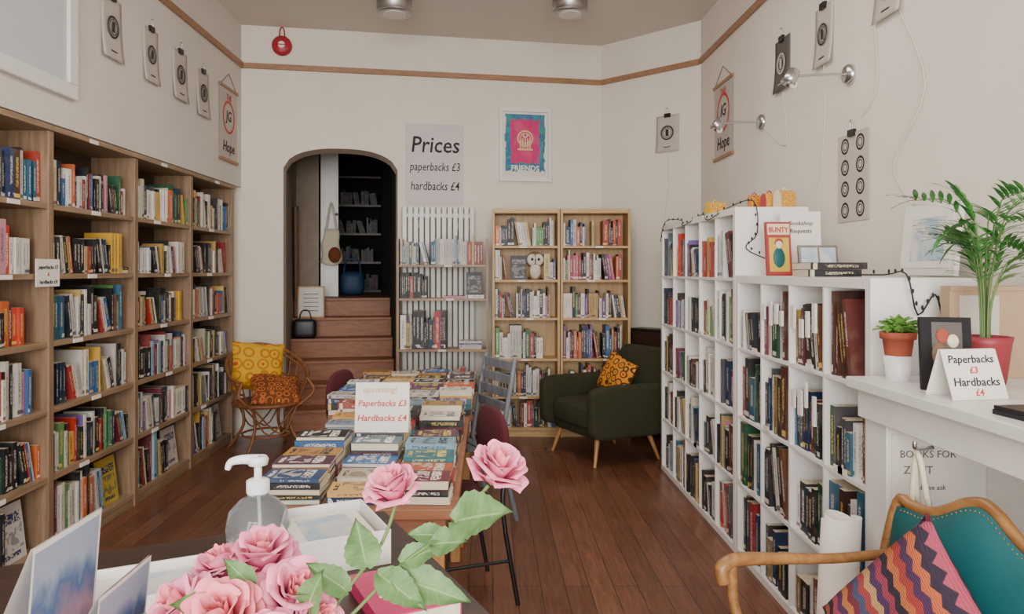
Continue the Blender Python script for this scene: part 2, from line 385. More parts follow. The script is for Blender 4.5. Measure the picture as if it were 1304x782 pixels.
# ---------------- ROOM
CZ=3.74
floor=MB('floor'); floor.box((-2.6,-2.2,-.1),(1.95,7.3,0),'floor'); floor.build()
c=MB('ceiling'); c.box((-2.9,-2.2,CZ),(2.2,7.8,CZ+.1),'ceil'); c.build()
FL=frame((-2.25,0),(0,1)); FR=frame((1.9,0),(0,-1)); FB=frame((-2.25,6.72),(3.37,.63)); FA=frame((1.12,7.35),(.78,-.75))
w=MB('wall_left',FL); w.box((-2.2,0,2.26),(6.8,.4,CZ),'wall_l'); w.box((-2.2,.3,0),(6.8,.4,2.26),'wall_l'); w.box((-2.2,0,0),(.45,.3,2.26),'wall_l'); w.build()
w=MB('wall_right',FR); w.box((-6.62,0,0),(2.2,.15,CZ),'wall'); w.build()
w=MB('wall_angled',FA); w.box((-.02,0,0),(1.12,.15,CZ),'wall'); w.build()
s0,s1,SB=.37,1.416,3.43
w=MB('wall_back',FB)
w.box((-.42,0,0),(s0,.3,CZ),'wall'); w.box((s1,0,0),(SB,.3,CZ),'wall')
N=20
for i in range(N):
    def az(u): return 2.45+.19*(1-abs(2*u-1)**2.6)**.6
    a=i/N;b=(i+1)/N; xa=s0+(s1-s0)*a; xb=s0+(s1-s0)*b; za=az(a); zb=az(b)
    v=[(xa,0,za),(xb,0,zb),(xb,0,CZ),(xa,0,CZ),(xa,.3,za),(xb,.3,zb),(xb,.3,CZ),(xa,.3,CZ)]
    w.add(v,[(0,1,2,3),(5,4,7,6),(4,5,1,0)],'wall')
w.build()
w=MB('wall_front'); w.box((-2.7,-2.35,0),(2.1,-2.2,.7),'wall'); w.box((-2.7,-2.35,3.2),(2.1,-2.2,CZ),'wall'); w.box((-2.7,-2.35,.7),(-2.1,-2.2,3.2),'wall'); w.box((1.75,-2.35,.7),(2.1,-2.2,3.2),'wall'); w.build()
w=MB('window_1')
for x in (-2.1,-.85,.4,1.69): w.box((x,-2.32,.7),(x+.06,-2.24,3.2),'whitep')
w.box((-2.1,-2.32,2.5),(1.75,-2.24,2.56),'whitep'); w.box((-2.1,-2.32,.7),(1.75,-2.24,.76),'whitep'); w.box((-2.1,-2.32,3.14),(1.75,-2.24,3.2),'whitep'); w.build()
RZ=3.345
t=MB('trim_1',FL); t.box((-2.2,-.025,RZ),(6.72,0,RZ+.05),'rail'); t.build(.004)
t=MB('trim_2',FB); t.box((0,-.025,RZ),(3.42,0,RZ+.05),'rail'); t.build(.004)
t=MB('trim_3',FA); t.box((0.01,-.025,RZ),(1.07,0,RZ+.05),'rail'); t.build(.004)
t=MB('trim_4',FR); t.box((-6.58,-.025,RZ),(2.2,0,RZ+.05),'rail'); t.build(.004)
b=MB('baseboard_back',FB); b.box((0.02,-.02,0),(s0-.01,0,.16),'whitep'); b.box((s1+.01,-.02,0),(3.4,0,.16),'whitep'); b.build(.004)
b=MB('baseboard_angled',FA); b.box((.01,-.02,0),(1.06,0,.16),'whitep'); b.build(.004)
b=MB('baseboard_right',FR); b.box((-6.58,-.02,0),(-5.65,0,.16),'whitep'); b.build(.004)
# passage beyond the arch
w=MB('wall_passage',FB)
w.box((s0-.1,.3,0),(s0,1.75,3.2),'inner'); w.box((s0,1.65,1.2),(.62,1.75,3.2),'inner')
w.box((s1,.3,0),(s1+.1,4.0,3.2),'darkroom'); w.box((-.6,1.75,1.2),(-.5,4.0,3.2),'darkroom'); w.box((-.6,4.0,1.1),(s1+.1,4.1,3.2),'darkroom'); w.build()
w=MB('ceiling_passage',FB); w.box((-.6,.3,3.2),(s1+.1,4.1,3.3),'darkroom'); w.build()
st=MB('staircase',FB)
for i in range(6):
    y0=.04+.25*i; y1=y0+.25 if i<5 else 1.64
    st.box((s0+.003,y0+.02,.2*i),(s1-.003,1.64,.2*i+.17),'stair'); st.box((s0+.003,y0,.2*i+.17),(s1-.003,1.64,.2*(i+1)),'stair')
st.build(.004)
f=MB('floor_landing',FB); f.box((-.5,1.64,1.1),(s1,4.0,1.2),'stair'); f.build()
d=MB('door_1',FB); d.box((.64,1.66,1.205),(.84,1.70,3.1),'whitep'); d.box((.67,1.65,1.35),(.81,1.66,2.0),'whitep'); d.box((.67,1.65,2.1),(.81,1.66,2.95),'whitep'); d.ell((.82,1.63,2.15),(.015,.02,.015),'brass'); d.build(.004)
bg=MB('canvas_tote_bag',FB)
def bagf(sgn):
    def f(u,v):
        a=2*u-1; return (.76+a*.12*(1-.35*v)+.01*math.sin(v*9),1.57+sgn*.04*(1-a*a)*(1-v*.8)*1.2,1.60+v*.38-.04*(1-a*a)*(1-v))
    return f
bg.grid(bagf(-1),10,10,'cream'); bg.grid(bagf(1),10,10,'cream'); bg.tube([(.70,1.57,1.95),(.73,1.57,2.15),(.76,1.60,2.28),(.79,1.57,2.15),(.82,1.57,1.95)],.010,'cream'); bg.ell((.80,1.50,1.68),(.07,.03,.09),'bprint'); bg.build(solid=.006)
pl=MB('leaning_plank',FB)
X=Tr(s0+.03,1.05,1.2)@Matrix.Rotation(.1,4,'X')
pl.box((0,0.0,0),(.02,.34,.98),'tan',X); pl.box((.02,.03,.03),(.024,.31,.95),'stair',X); pl.build(.003)
bs=MB('storage_shelving',FB)
for z in (1.2,1.6,2.0,2.4,2.8): bs.box((.6,3.5,z),(1.4,3.85,z+.03),'darkw')
bs.box((.57,3.5,1.2),(.6,3.85,2.9),'darkw')
for z in (1.23,1.63,2.03,2.43): fill(bs,.62,1.38,z,.35,y=3.6,dens=.9)
bs.c=[dark(q,.12) for q in bs.c]; bs.t=[dark(q,.1) for q in bs.t]  # book colours scaled down so the back room's gloom is in them
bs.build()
bl=MB('blue_holdall',FB); bl.rbox((.85,2.0,1.2),(1.15,2.4,1.5),.1,'blue',p=3.5); bl.tube([(.9,2.05,1.45),(.93,1.98,1.62),(1.07,1.98,1.62),(1.1,2.05,1.45)],.012,'blue'); bl.build()
cb=MB('black_handbag',FB); cb.rbox((.385,.81,.80),(.63,.96,1.0),.1,'black',p=5); cb.tube([(.45,.88,.98),(.48,.88,1.08),(.55,.88,1.08),(.58,.88,.98)],.007,'black'); cb.build()
sg=MB('framed_notice',FB); X=Tr(.42,1.11,1.0)@Matrix.Rotation(-.18,4,'X'); sg.box((0,0,0),(.28,.015,.34),'pine',X); sg.box((.015,-.003,.015),(.265,0,.325),'paper',X)
for k in range(5): sg.box((.06,-.005,.07+k*.045),(.22,-.003,.076+k*.045),'ink',X)
sg.build()
# ---------------- LEFT BUILT-IN BOOKCASE
LB=[.5,1.35,2.2,2.95,3.8,4.72,5.6,6.5]; LZ=[.08,.44,.79,1.135,1.485,1.845]; LT=2.22
bc=MB('built_in_bookcase',FL)
for i,x in enumerate(LB): bc.box((x-.022,0.0,0),(x+.022,.28,LT),'oakz')
for i in range(len(LB)-1):
    for z in LZ: bc.box((LB[i]+.022,.006,z-.028),(LB[i+1]-.022,.28,z),'oaky')
bc.box((LB[0]-.022,-.012,LT),(LB[-1]+.022,.28,LT+.03),'oaky'); bc.box((LB[0],.28,0),(LB[-1],.292,LT),'back')
bc.box((LB[0],0.01,0),(LB[-1],.02,.05),'oaky')
bc.build(.002)
bk=MB('shelved_books',FL)
for i in range(len(LB)-1):
    for j,z in enumerate(LZ):
        nz=(LZ+[LT])[j+1]-.03
        x0=LB[i]+.025;x1=LB[i+1]-.025
        if j==0:
            fill(bk,x0,x1-.3,z,nz-z,y=.03,dens=1,hb=.28,tmax=.03)
            bk.faceout(x1-.28,.06,z,.2,.28,col=(lin(R.choice(['#b9a23a','#c6c2bc','#a54a4a','#c6c2bc'])),lin('#22335a')))
        elif R.random()<.16:
            fill(bk,x0,x1-.17,z,nz-z,y=.04,dens=1,hb=.23)
            bk.faceout(x1-.155,.05,z,.135,.21,tilt=.1,col=(lin(R.choice(['#c69a3a','#952a2a','#c6c2bc','#25506a'])),lin('#2a1a1a')))
        else: fill(bk,x0,x1,z,nz-z,y=R.uniform(.025,.05),dens=R.choice([1,1,1,.97,.9,.84]),hb=R.choice([.215,.23,.245]))
bk.build()
lb=MB('shelf_edge_labels',FL)
for i in range(len(LB)-1):
    for z in LZ[1:]+[LT+.025]:
        x=LB[i]+.35+R.uniform(-.15,.2); lb.box((x,-.014 if z>2 else .001,z-.026),(x+.09,-.012 if z>2 else .006,z-.004),'paper')
lb.build()
ps=MB('shelf_price_card',FL); ps.box((3.66,-.008,1.42),(3.86,-.003,1.56),'paper')
ps.text('paperbacks £3',3.76,1.51,.028,'ink',y=-.009); ps.text('&',3.76,1.475,.026,'red',y=-.009); ps.text('hardbacks £4',3.76,1.435,.028,'ink',y=-.009); ps.build()
h=MB('wall_hatch',FL); h.box((1.6,-.03,2.42),(4.0,0,2.50),'whitep'); h.box((3.92,-.03,2.50),(4.0,0,3.3),'whitep'); h.box((1.6,-.03,2.5),(1.68,0,3.3),'whitep'); h.box((1.6,-.03,3.22),(4.0,0,3.3),'whitep')
h.box((1.68,-.012,2.5),(3.92,0,3.22),'hatch'); h.build(.005)
def clip(M,x,z):
    M.box((x-.03,-.02,z-.02),(x+.03,-.001,z+.015),'black'); M.tube([(x-.012,-.012,z+.01),(x-.01,-.014,z+.06),(x+.01,-.014,z+.06),(x+.012,-.012,z+.01)],.003,'chrome',n=6)
def wprint(T,x0,x1,z0,z1,mat='paper2',ringmat='ink',hook=True,name='hanging_art_print'):
    M=MB(name,T); xc=(x0+x1)/2; wd=x1-x0
    M.grid(lambda u,v:(x0+wd*u,-.004-.02*(1-v)**3,z0+(z1-z0)*v),6,10,mat,smooth=True)
    zc=z0+(z1-z0)*.52
    M.ring(xc,zc,wd*.28,wd*.05,ringmat,y=-.016); M.ring(xc,zc,wd*.2,wd*.02,ringmat,y=-.016); M.box((xc-wd*.06,-.018,zc-wd*.13),(xc+wd*.06,-.016,zc+wd*.13),ringmat)
    M.box((xc-wd*.15,-.021,z0+(z1-z0)*.12),(xc+wd*.15,-.0205,z0+(z1-z0)*.14),ringmat)
    clip(M,xc,z1)
    M.build(solid=.001)
for a in ((4.28,4.52,2.76,3.13),(4.8,5.02,2.75,3.11),(5.25,5.5,2.74,3.1),(5.68,5.93,2.71,3.07)): wprint(FL,*a)
def scroll(T,x0,x1,z0,z1,txt):
    M=MB('hanging_scroll',T); xc=(x0+x1)/2; wd=x1-x0
    M.box((x0,-.008,z0),(x1,-.006,z1),'paper2'); M.box((x0-.015,-.018,z1-.012),(x1+.015,-.004,z1+.012),'rail'); M.box((x0-.015,-.018,z0-.012),(x1+.015,-.004,z0+.012),'rail')
    M.tube([(x0+.01,-.01,z1),(xc,-.01,z1+.13),(x1-.01,-.01,z1)],.0025,'wire',smoothpath=False,n=5)
    M.ring(xc,z0+(z1-z0)*.6,wd*.34,wd*.05,'red',y=-.01); M.text('JG',xc,z0+(z1-z0)*.55,wd*.3,'ink',y=-.01); M.text(txt,xc,z0+(z1-z0)*.12,wd*.3,'ink',y=-.01); M.text('THE',xc,z0+(z1-z0)*.84,wd*.16,'red',y=-.01); M.build()
scroll(FL,6.16,6.58,2.45,3.07,'Hope')
scroll(FR,-6.18,-5.72,2.42,3.02,'Hope')
wprint(FR,-3.62,-3.38,2.7,3.0); wprint(FR,-4.28,-4.06,2.66,3.0); wprint(FR,-4.88,-4.64,2.66,3.0,'grey','paper2')
M=MB('emblem_grid_poster',FR); M.box((-4.0,-.006,1.76),(-3.68,-.003,2.22),'paper2')
for i in range(2):
    for j in range(4): M.ring(-3.92+.16*i,1.82+.113*j,.043,.012,'ink',y=-.007); M.ring(-3.92+.16*i,1.82+.113*j,.024,.006,'ink',y=-.007)
clip(M,-3.84,2.22); M.build()
wprint(FA,.63,.87,2.6,2.94)
for yy in (3.87,5.11):
    L=MB('wall_spotlight',FR); x=-yy; z=2.53
    L.lathe([(.055,0),(.055,.015),(.045,.03),(.012,.035)],'chrome',Tr(x,0,z)@Matrix.Rotation(pi/2,4,'X'))
    L.tube([(x,-.03,z),(x,-.15,z),(x,-.3,z-.01)],.007,'chrome')
    L.lathe([(.012,0),(.03,.01),(.035,.05),(.04,.09),(.036,.09),(.03,.05)],'chrome',Tr(x,-.29,z+.03)@Matrix.Rotation(pi*.85,4,'X'))
    L.ell((x,-.3,z-.055),(.022,.022,.022),'paper'); L.build()
wr=MB('trailing_cable',FR)
for P in ([(-4.17,-.006,2.66),(-4.15,-.006,2.4),(-4.2,-.006,2.1),(-4.3,-.006,1.95)],[(-3.4,-.006,2.7),(-3.2,-.006,2.3),(-3.45,-.006,2.0),(-3.3,-.006,1.8)],[(-3.62,-.006,2.7),(-3.6,-.006,2.4),(-3.75,-.006,2.28)],[(-4.75,-.006,2.65),(-4.7,-.006,2.3),(-5.1,-.006,2.5)]): wr.tube(P,.003,'wwire',n=5)
wr.build()
wr=MB('trailing_cable',FA); wr.tube([(.75,-.006,2.58),(.76,-.006,2.3),(.72,-.006,2.0)],.003,'wwire',n=5); wr.build()
for x in (-.745,.645):
    L=MB('ceiling_downlight'); L.lathe([(.125,0),(.14,.005),(.14,.2),(.10,.205)],'steel',c=(x,5.84,CZ-.21),n=32); L.lathe([(.142,0),(.142,.012)],'chrome',c=(x,5.84,CZ-.205),n=32); L.lathe([(.09,0),(.09,.01)],'paper',c=(x,5.84,CZ-.215),n=32); L.build()
M=MB('fire_alarm_bell',FB); X=Tr(.36,0,3.56)@Matrix.Rotation(pi/2,4,'X'); M.lathe([(.085,0),(.09,.02),(.088,.05),(.06,.065),(.02,.075)],'bell',X,n=28); M.lathe([(.03,.0),(.03,.005)],'paper',Tr(.36,-.076,3.56)@Matrix.Rotation(pi/2,4,'X')); M.tube([(.335,-.02,3.63),(.345,-.02,3.72),(.375,-.02,3.72),(.385,-.02,3.63)],.006,'bell'); M.box((.33,-.082,3.555),(.39,-.08,3.565),'bell'); M.build()
M=MB('price_poster',FB); M.box((1.49,-.008,2.13),(2.045,-.003,2.9),'poster')
M.text('Prices',1.77,2.63,.215,'ink',y=-.009,shear=.12,sx=.9,bold=.01); M.text('paperbacks £3',1.77,2.455,.112,'ink',y=-.009,shear=.12,sx=.74,bold=.006); M.text('hardbacks £4',1.77,2.27,.118,'ink',y=-.009,shear=.12,sx=.74,bold=.006); M.build()
M=MB('framed_screenprint',FB)
x0,x1,z0,z1=2.39,2.91,2.37,3.08
for a in (((x0,-.04,z0),(x1,-.001,z0+.035)),((x0,-.04,z1-.035),(x1,-.001,z1)),((x0,-.04,z0+.035),(x0+.035,-.001,z1-.035)),((x1-.035,-.04,z0+.035),(x1,-.001,z1-.035))): M.box(a[0],a[1],'whitep')
M.box((x0+.035,-.012,z0+.035),(x1-.035,-.006,z1-.035),'paper')
M.grid(lambda u,v:(x0+.055+(x1-x0-.11)*u,-.015,z0+.055+(z1-z0-.11)*v),1,1,'art')
xc=(x0+x1)/2; M.ring(xc,2.79,.08,.014,'gold',y=-.018); M.ring(xc,2.79,.055,.01,'gold',y=-.018); M.ring(xc,2.82,.026,.012,'creamc',y=-.018)
for k in (-2,-1,0,1,2): M.box((xc+k*.024-.006,-.019,2.70-.008*abs(k)),(xc+k*.024+.006,-.017,2.79),'gold')
M.box((xc-.075,-.019,2.675),(xc+.075,-.017,2.69),'gold')
M.text('FRIENDS',xc,2.475,.075,'paper',y=-.017,shear=0,bold=.03); M.build()
# ---------------- back bookcases
def bookcase(name,x0,x1,yf,dep,zs,top,backp=True,mt='pine',mx='pinex'):
    M=MB(name)
    M.box((x0,yf,0),(x0+.022,yf+dep,top),mt); M.box((x1-.022,yf,0),(x1,yf+dep,top),mt)
    for z in zs: M.box((x0+.022,yf+.004,z-.022),(x1-.022,yf+dep,z),mx)
    if backp:
        M.box((x0+.022,yf,top-.04),(x1-.022,yf+dep,top),mx); M.box((x0+.022,yf+dep-.008,0),(x1-.022,yf+dep,top-.04),mt); M.box((x0+.022,yf+.02,0),(x1-.022,yf+.03,zs[0]-.022),mx)
    for z in zs[1:]: x=(x0+x1)/2+R.uniform(-.1,.1); M.box((x,yf+.001,z-.02),(x+.07,yf+.004,z-.002),'paper')
    return M
BZ=[.085,.368,.708,1.076,1.42,1.726]
bookcase('pine_bookcase',.035,.645,6.65,.27,BZ,2.06).build(.002)
bookcase('pine_bookcase',.65,1.28,6.65,.27,BZ,2.06).build(.002)
CM=['#e8e2d6']*3+['#1d1d22']*4+['#b8322e','#c9401f','#e0a022','#dc641c','#1f62a0','#7a1f36','#e6ddd0','#2a8a5a','#8a2a6b','#cc9a2a','#1f3560','#7a2f8a','#d84a6a']
bk=MB('shelved_books')
for a,bb,pa in ((.06,.62,PAL),(.675,1.255,CM)):
    for j,z in enumerate(BZ):
        nz=(BZ+[2.02])[j+1]-.025
        if a<.5 and j==4: fill(bk,a,a+.13,z,nz-z,y=6.68,hb=.24); bk.faceout(a+.14,6.7,z,.15,.22,col=(lin('#1d1d22'),lin('#8a8a8a'))); fill(bk,.5,bb,z,nz-z,y=6.68,hb=.22)
        elif j==5 and a>.5: fill(bk,a,a+.28,z,nz-z,y=6.68,hb=.24); fill(bk,a+.36,bb,z,nz-z,y=6.68,hb=.23)
        elif j==2 and a<.5: fill(bk,a,bb-.12,z,nz-z,y=6.68,hb=.26)
        else: fill(bk,a,bb,z,nz-z,y=6.68,dens=R.uniform(.88,1),pal=pa,hb=R.choice([.23,.245,.26]),tmax=.028)
bk.build()
o=MB('barn_owl_figurine',Tr(.425,6.74,1.42))
o.ell((0,0,.075),(.075,.06,.085),'owlb'); o.ell((0,-.025,.08),(.055,.045,.075),'owlw'); o.ell((0,-.005,.18),(.085,.06,.075),'owlb')
for s in (-1,1): o.ell((s*.032,-.048,.182),(.044,.022,.053),'owlw'); o.ell((s*.03,-.071,.185),(.012,.006,.014),'black'); o.ell((s*.07,.0,.07),(.02,.05,.07),'owlb')
o.tube([(0,-.065,.185),(0,-.08,.168),(0,-.075,.155)],[.007,.002],'tan'); o.build()
rd=MB('column_radiator',FB)
for k in range(13):
    x=1.45+.053*k; rd.box((x,-.14,.45),(x+.04,-.06,2.1),'whitep')
rd.box((1.45,-.12,.5),(2.126,-.08,.54),'whitep'); rd.box((1.45,-.12,2.0),(2.126,-.08,2.04),'whitep'); rd.box((1.6,-.08,1.9),(1.65,0,1.95),'whitep'); rd.box((1.95,-.08,1.9),(2.0,0,1.95),'whitep')
rd.tube([(1.5,-.1,.48),(1.5,-.1,.02)],.01,'whitep'); rd.tube([(2.1,-.1,.48),(2.1,-.1,.02)],.01,'whitep'); rd.build(.006)
AZ=[.06,.42,.80,1.255,1.555]
bookcase('open_bookcase',-.82,.0,6.58,.22,AZ,1.79,False,'oakz','oak').build(.002)
bk=MB('shelved_books')
fill(bk,-.79,-.03,1.555,.3,y=6.6,hb=.23,dens=.97,pal=['#e8e2d6','#dcd6ca','#c9c2b8','#a83a2e','#2f5f8a','#8fa8b8','#c9b88a','#e0d8c8','#e8e2d6'],tmax=.03)
fill(bk,-.79,-.55,1.255,.25,y=6.6,hb=.24); fill(bk,-.79,-.38,.80,.4,y=6.6,hb=.32); fill(bk,-.79,-.03,.42,.3,y=6.6); fill(bk,-.79,-.03,.06,.3,y=6.6)
for k in range(4): bk.flat(-.16,6.68,.80+.018*k,.2,.15,.017)
bk.flat(-.3,6.68,1.255,.2,.15,.02); bk.flat(-.12,6.68,1.255,.16,.15,.03)
bk.faceout(-.2,6.7,1.29,.14,.2,col=(lin('#1d1d22'),lin('#8a8a8a')))
bk.build()
dk=MB('dark_cabinet',frame((1.315,6.86),(.721,-.693))); dk.box((0,0,0),(.36,.18,.97),'black'); dk.box((.03,-.01,.5),(.33,0,.94),'darkw'); dk.box((.03,-.01,.04),(.33,0,.46),'darkw'); dk.ell((.3,-.02,.7),(.012,.012,.012),'brass'); dk.build(.006)
# ---------------- white cube units
def cubeunit(name,y0,y1,nc,nr,h,X0=1.31,X1=1.70):
    M=MB(name,frame((X0,0),(0,-1))); a,b=-y1,-y0; D=X1-X0; th=.038
    M.box((a,0,0),(a+th,D,h),'white'); M.box((b-th,0,0),(b,D,h),'white'); M.box((a+th,0,h-th),(b-th,D,h),'white'); M.box((a+th,0,0),(b-th,D,th),'white')
    cw=(b-a-2*th+.016)/nc; ch=(h-2*th+.016)/nr
    for i in range(1,nc): x=a+th+cw*i-.016; M.box((x,.002,th),(x+.016,D,h-th),'white')
    for j in range(1,nr):
        z=th+ch*j-.016
        for i in range(nc):
            xa=a+th+cw*i; M.box((xa,.002,z),(xa+cw-.016,D,z+.016),'white')
    M.box((a+th,D-.006,th),(b-th,D,h-th),'white')
    M.build(.0015)
    B=MB('shelved_books',M.T)
    for i in range(nc):
        for j in range(nr):
            xa=a+th+cw*i; z=th+ch*j; top=ch-.018
            low=nc==4
            if low and i==3 and j==3: fill(B,xa+.03,xa+.2,z,top,y=.015,hb=.31,pal=['#3a2018','#5a2a1c','#1d1d22','#7a2a22'],tmax=.03,wmax=.24); continue
            if low and (i,j)==(0,1): B.book(xa+.005,.012,z,.07,.32,.24,None,(lin('#14482a'),lin('#d9b45a'))); fill(B,xa+.08,xa+cw-.018,z,top,y=.02,hb=.27); continue
            hb=R.choice([.22,.27,.29,.31]) if low else R.choice([.21,.25,.28])
            fill(B,xa+.003,xa+cw-.018,z,top,y=R.uniform(.01,.025),dens=R.choice([1,1,.95,.88,.8]),hb=hb,wmax=.24,tmax=.045,pal=PAL if not low else ['#3a2018','#5a2a1c','#7a4620','#0f4a2a','#1d1d22','#2a2a30','#33281f','#1d1d22','#14305a','#7a1f36','#8a7040','#e6e2dc','#cfc8c0','#9a1f1f','#4a4a52','#f0ece4','#26303a','#1f6a8a','#c9a03a'])
            if low and (i,j) in ((2,3),(1,3),(2,2)):
                for q in range(4):
                    x=xa+.03+q*.065+R.uniform(-.01,.01); z0=z+R.uniform(.12,.2); B.box((x,-.002,z0),(x+R.uniform(.015,.035),.008,min(z+.33,z0+R.uniform(.06,.12))),W['paper'])
    B.build()
cubeunit('tall_cube_shelf',3.92,5.6,5,5,1.84); cubeunit('low_cube_shelf',2.53,3.915,4,4,1.475)
lb=MB('shelf_edge_labels',frame((1.31,0),(0,-1)))
for k in range(14):
    y=-R.uniform(2.6,5.5); z=R.choice([.38,.74,1.10]) if y<-3.95 else R.choice([.38,.74,1.09]); lb.box((y,-.002,z+.004),(y+.07,0,z+.03),'paper')
lb.build()
fl=MB('fairy_lights')
P1=[(1.30,5.58,1.72),(1.295,5.4,1.86),(1.33,5.1,1.85),(1.293,4.9,1.80),(1.33,4.6,1.85),(1.293,4.35,1.8),(1.33,4.1,1.85),(1.4,3.9,1.87),(1.42,3.9,1.7),(1.36,3.9,1.62),(1.5,3.9,1.55),(1.6,3.85,1.49),(1.55,3.4,1.485),(1.45,3.1,1.485),(1.5,2.8,1.485),(1.42,2.51,1.49),(1.46,2.51,1.35),(1.52,2.51,1.42),(1.55,2.51,1.3)]
fl.tube(P1,.003,'wire',n=5)
for a,b2 in zip(P1,P1[1:]):
    for q in (.2,.5,.8):
        p=Vector(a).lerp(Vector(b2),q); p+=Vector((0,-.006,.012)); fl.ell(p,(.005,.005,.009),'wire',n=6,m=4)
fl.build()
for (x,y,wd_,hh,m,lid,rz) in ((1.42,4.62,.11,.055,'tprint','yellowc',.2),(1.53,4.25,.07,.06,'oprint','redc',-.3),(1.56,4.10,.07,.055,'tprint','redc',.1),(1.60,3.99,.09,.06,'tprint','creamc',.25)):
    g=MB('decorative_tin',Tr(x,y,1.84)@Rz(rz))
    g.grid(lambda u,v:(-wd_/2+wd_*u,-.0355,hh*v),1,1,m)
    g.box((-wd_/2,-.035,0),(wd_/2,.035,hh),lid)
    g.grid(lambda u,v:(-wd_/2+wd_*u,.035*math.cos(pi*(1-v))*1.0,hh+.035*math.sin(pi*v)),2,10,m)
    for sx in (-1,1):
        vv=[(sx*wd_/2,.035*math.cos(pi*k/10),hh+.035*math.sin(pi*k/10)) for k in range(11)]; g.add(vv,[tuple(range(11))],lid)
    g.tube([(-.015,0,hh+.034),(0,0,hh+.05),(.015,0,hh+.034)],.004,lid); g.build()
g=MB('childrens_annual',Tr(1.385,3.66,1.476)@Rz(.05)@Matrix.Rotation(-.1,4,'X')); g.box((0,0,0),(.125,.02,.27),'redc'); g.grid(lambda u,v:(.004+.117*u,-.002,.004+.262*v),1,1,'redc'); g.box((.012,-.003,.02),(.113,-.002,.19),'yellowc'); g.box((.006,-.003,.205),(.119,-.001,.26),'creamc'); g.text('BUNTY',.062,.218,.036,'red',y=-.004,shear=0,bold=.03,sx=.85); g.ell((.06,-.004,.09),(.03,.006,.05),'teal'); g.ell((.062,-.006,.155),(.018,.006,.02),'creamc'); g.ell((.062,-.004,.165),(.022,.005,.022),'redc'); g.build()
g=MB('greeting_card',Tr(1.5,3.78,1.476)@Rz(-.1)@Matrix.Rotation(-.08,4,'X')); g.box((0,0,0),(.2,.003,.33),'paper'); g.text('Bookshop',.1,.26,.03,'ink',y=-.001); g.text('Requests',.1,.22,.03,'ink',y=-.001); g.build()
g=MB('photo_frame',Tr(1.5,3.55,1.476)@Rz(.1)@Matrix.Rotation(-.15,4,'X')); g.box((0,0,0),(.2,.012,.15),'steel'); g.box((.012,-.002,.012),(.188,0,.138),'photo2',None); g.box((.096,-.004,.0),(.104,0,.15),'steel'); g.build()
g=MB('stacked_books'); g.flat(1.42,3.1,1.476,.22,.15,.03,col=(lin('#1d1d22'),lin('#d9cfae'))); g.flat(1.43,3.1,1.5065,.24,.16,.028,rot=.06,col=(lin('#2a2226'),lin('#d9cfae'))); g.build()
g=MB('white_picture_frame',frame((1.84,3.22,1.476),(0.03,-1))); X=Matrix.Rotation(-.1,4,'X')@Tr(0,-.05,0)
g.box((0,0,0),(.36,.02,.3),'whitep',X); g.box((.03,-.003,.03),(.33,0,.27),'paper',X); g.box((.07,-.004,.06),(.29,-.003,.24),'photo2',X); g.build(.002)
# ---------------- fireplace mantel
M=MB('fireplace_surround')
M.box((1.19,.85,1.115),(1.895,2.46,1.15),'whitep'); M.box((1.22,.88,1.02),(1.60,2.44,1.115),'whitep')
M.box((1.24,2.30,0),(1.60,2.43,1.02),'whitep'); M.box((1.24,.9,0),(1.60,1.03,1.02),'whitep')
M.box((1.21,2.28,0),(1.24,2.45,.14),'whitep'); M.box((1.55,1.03,0),(1.60,2.30,1.02),'whitep'); M.box((1.6,.9,0),(1.895,2.44,1.115),'whitep')
M.build(.004)
g=MB('handwritten_note',Tr(1.255,2.294,.79)); g.box((0,0,0),(.23,.004,.2),'paper'); g.text('BOOKS FOR',.11,.13,.032,'pencil',y=-.002,shear=0,bold=0); g.text('ZIFFIT',.08,.08,.034,'pencil',y=-.002,shear=0,bold=0); g.text('please ask',.12,.03,.022,'pencil',y=-.002,bold=0); g.build()
g=MB('canvas_tote_bag',frame((1.20,2.09,.0),(.25,-1)))
g.tube([(0,0,.74),(.02,-.02,.85),(.05,-.03,1.0),(.08,-.02,.85),(.1,0,.74)],.008,'cream'); g.tube([(0.01,.02,.74),(.03,-.01,.86),(.05,-.03,.985),(.07,-.01,.86),(.09,.02,.74)],.006,'cream')
g.grid(lambda u,v:(-.06+.22*u,-.03*math.sin(pi*u)+.01*math.sin(u*14),.5+.26*v),12,6,'cream'); g.grid(lambda u,v:(-.06+.22*u,.02+.01*math.sin(u*11),.5+.26*v),12,6,'cream'); g.tube([(.05,0.02,1.01),(.05,-.035,1.01),(.05,-.04,1.03)],.006,'chrome'); g.build(solid=.004)
g=MB('paper_roll',Tr(1.12,2.42,0)@Matrix.Rotation(.05,4,'Y'))
g.grid(lambda u,v:((.045+.02*u)*math.cos(u*4.2*pi),(.045+.02*u)*math.sin(u*4.2*pi),.004+.68*v+.02*math.sin(u*9)*v),40,2,'paper'); g.build(solid=.0015)
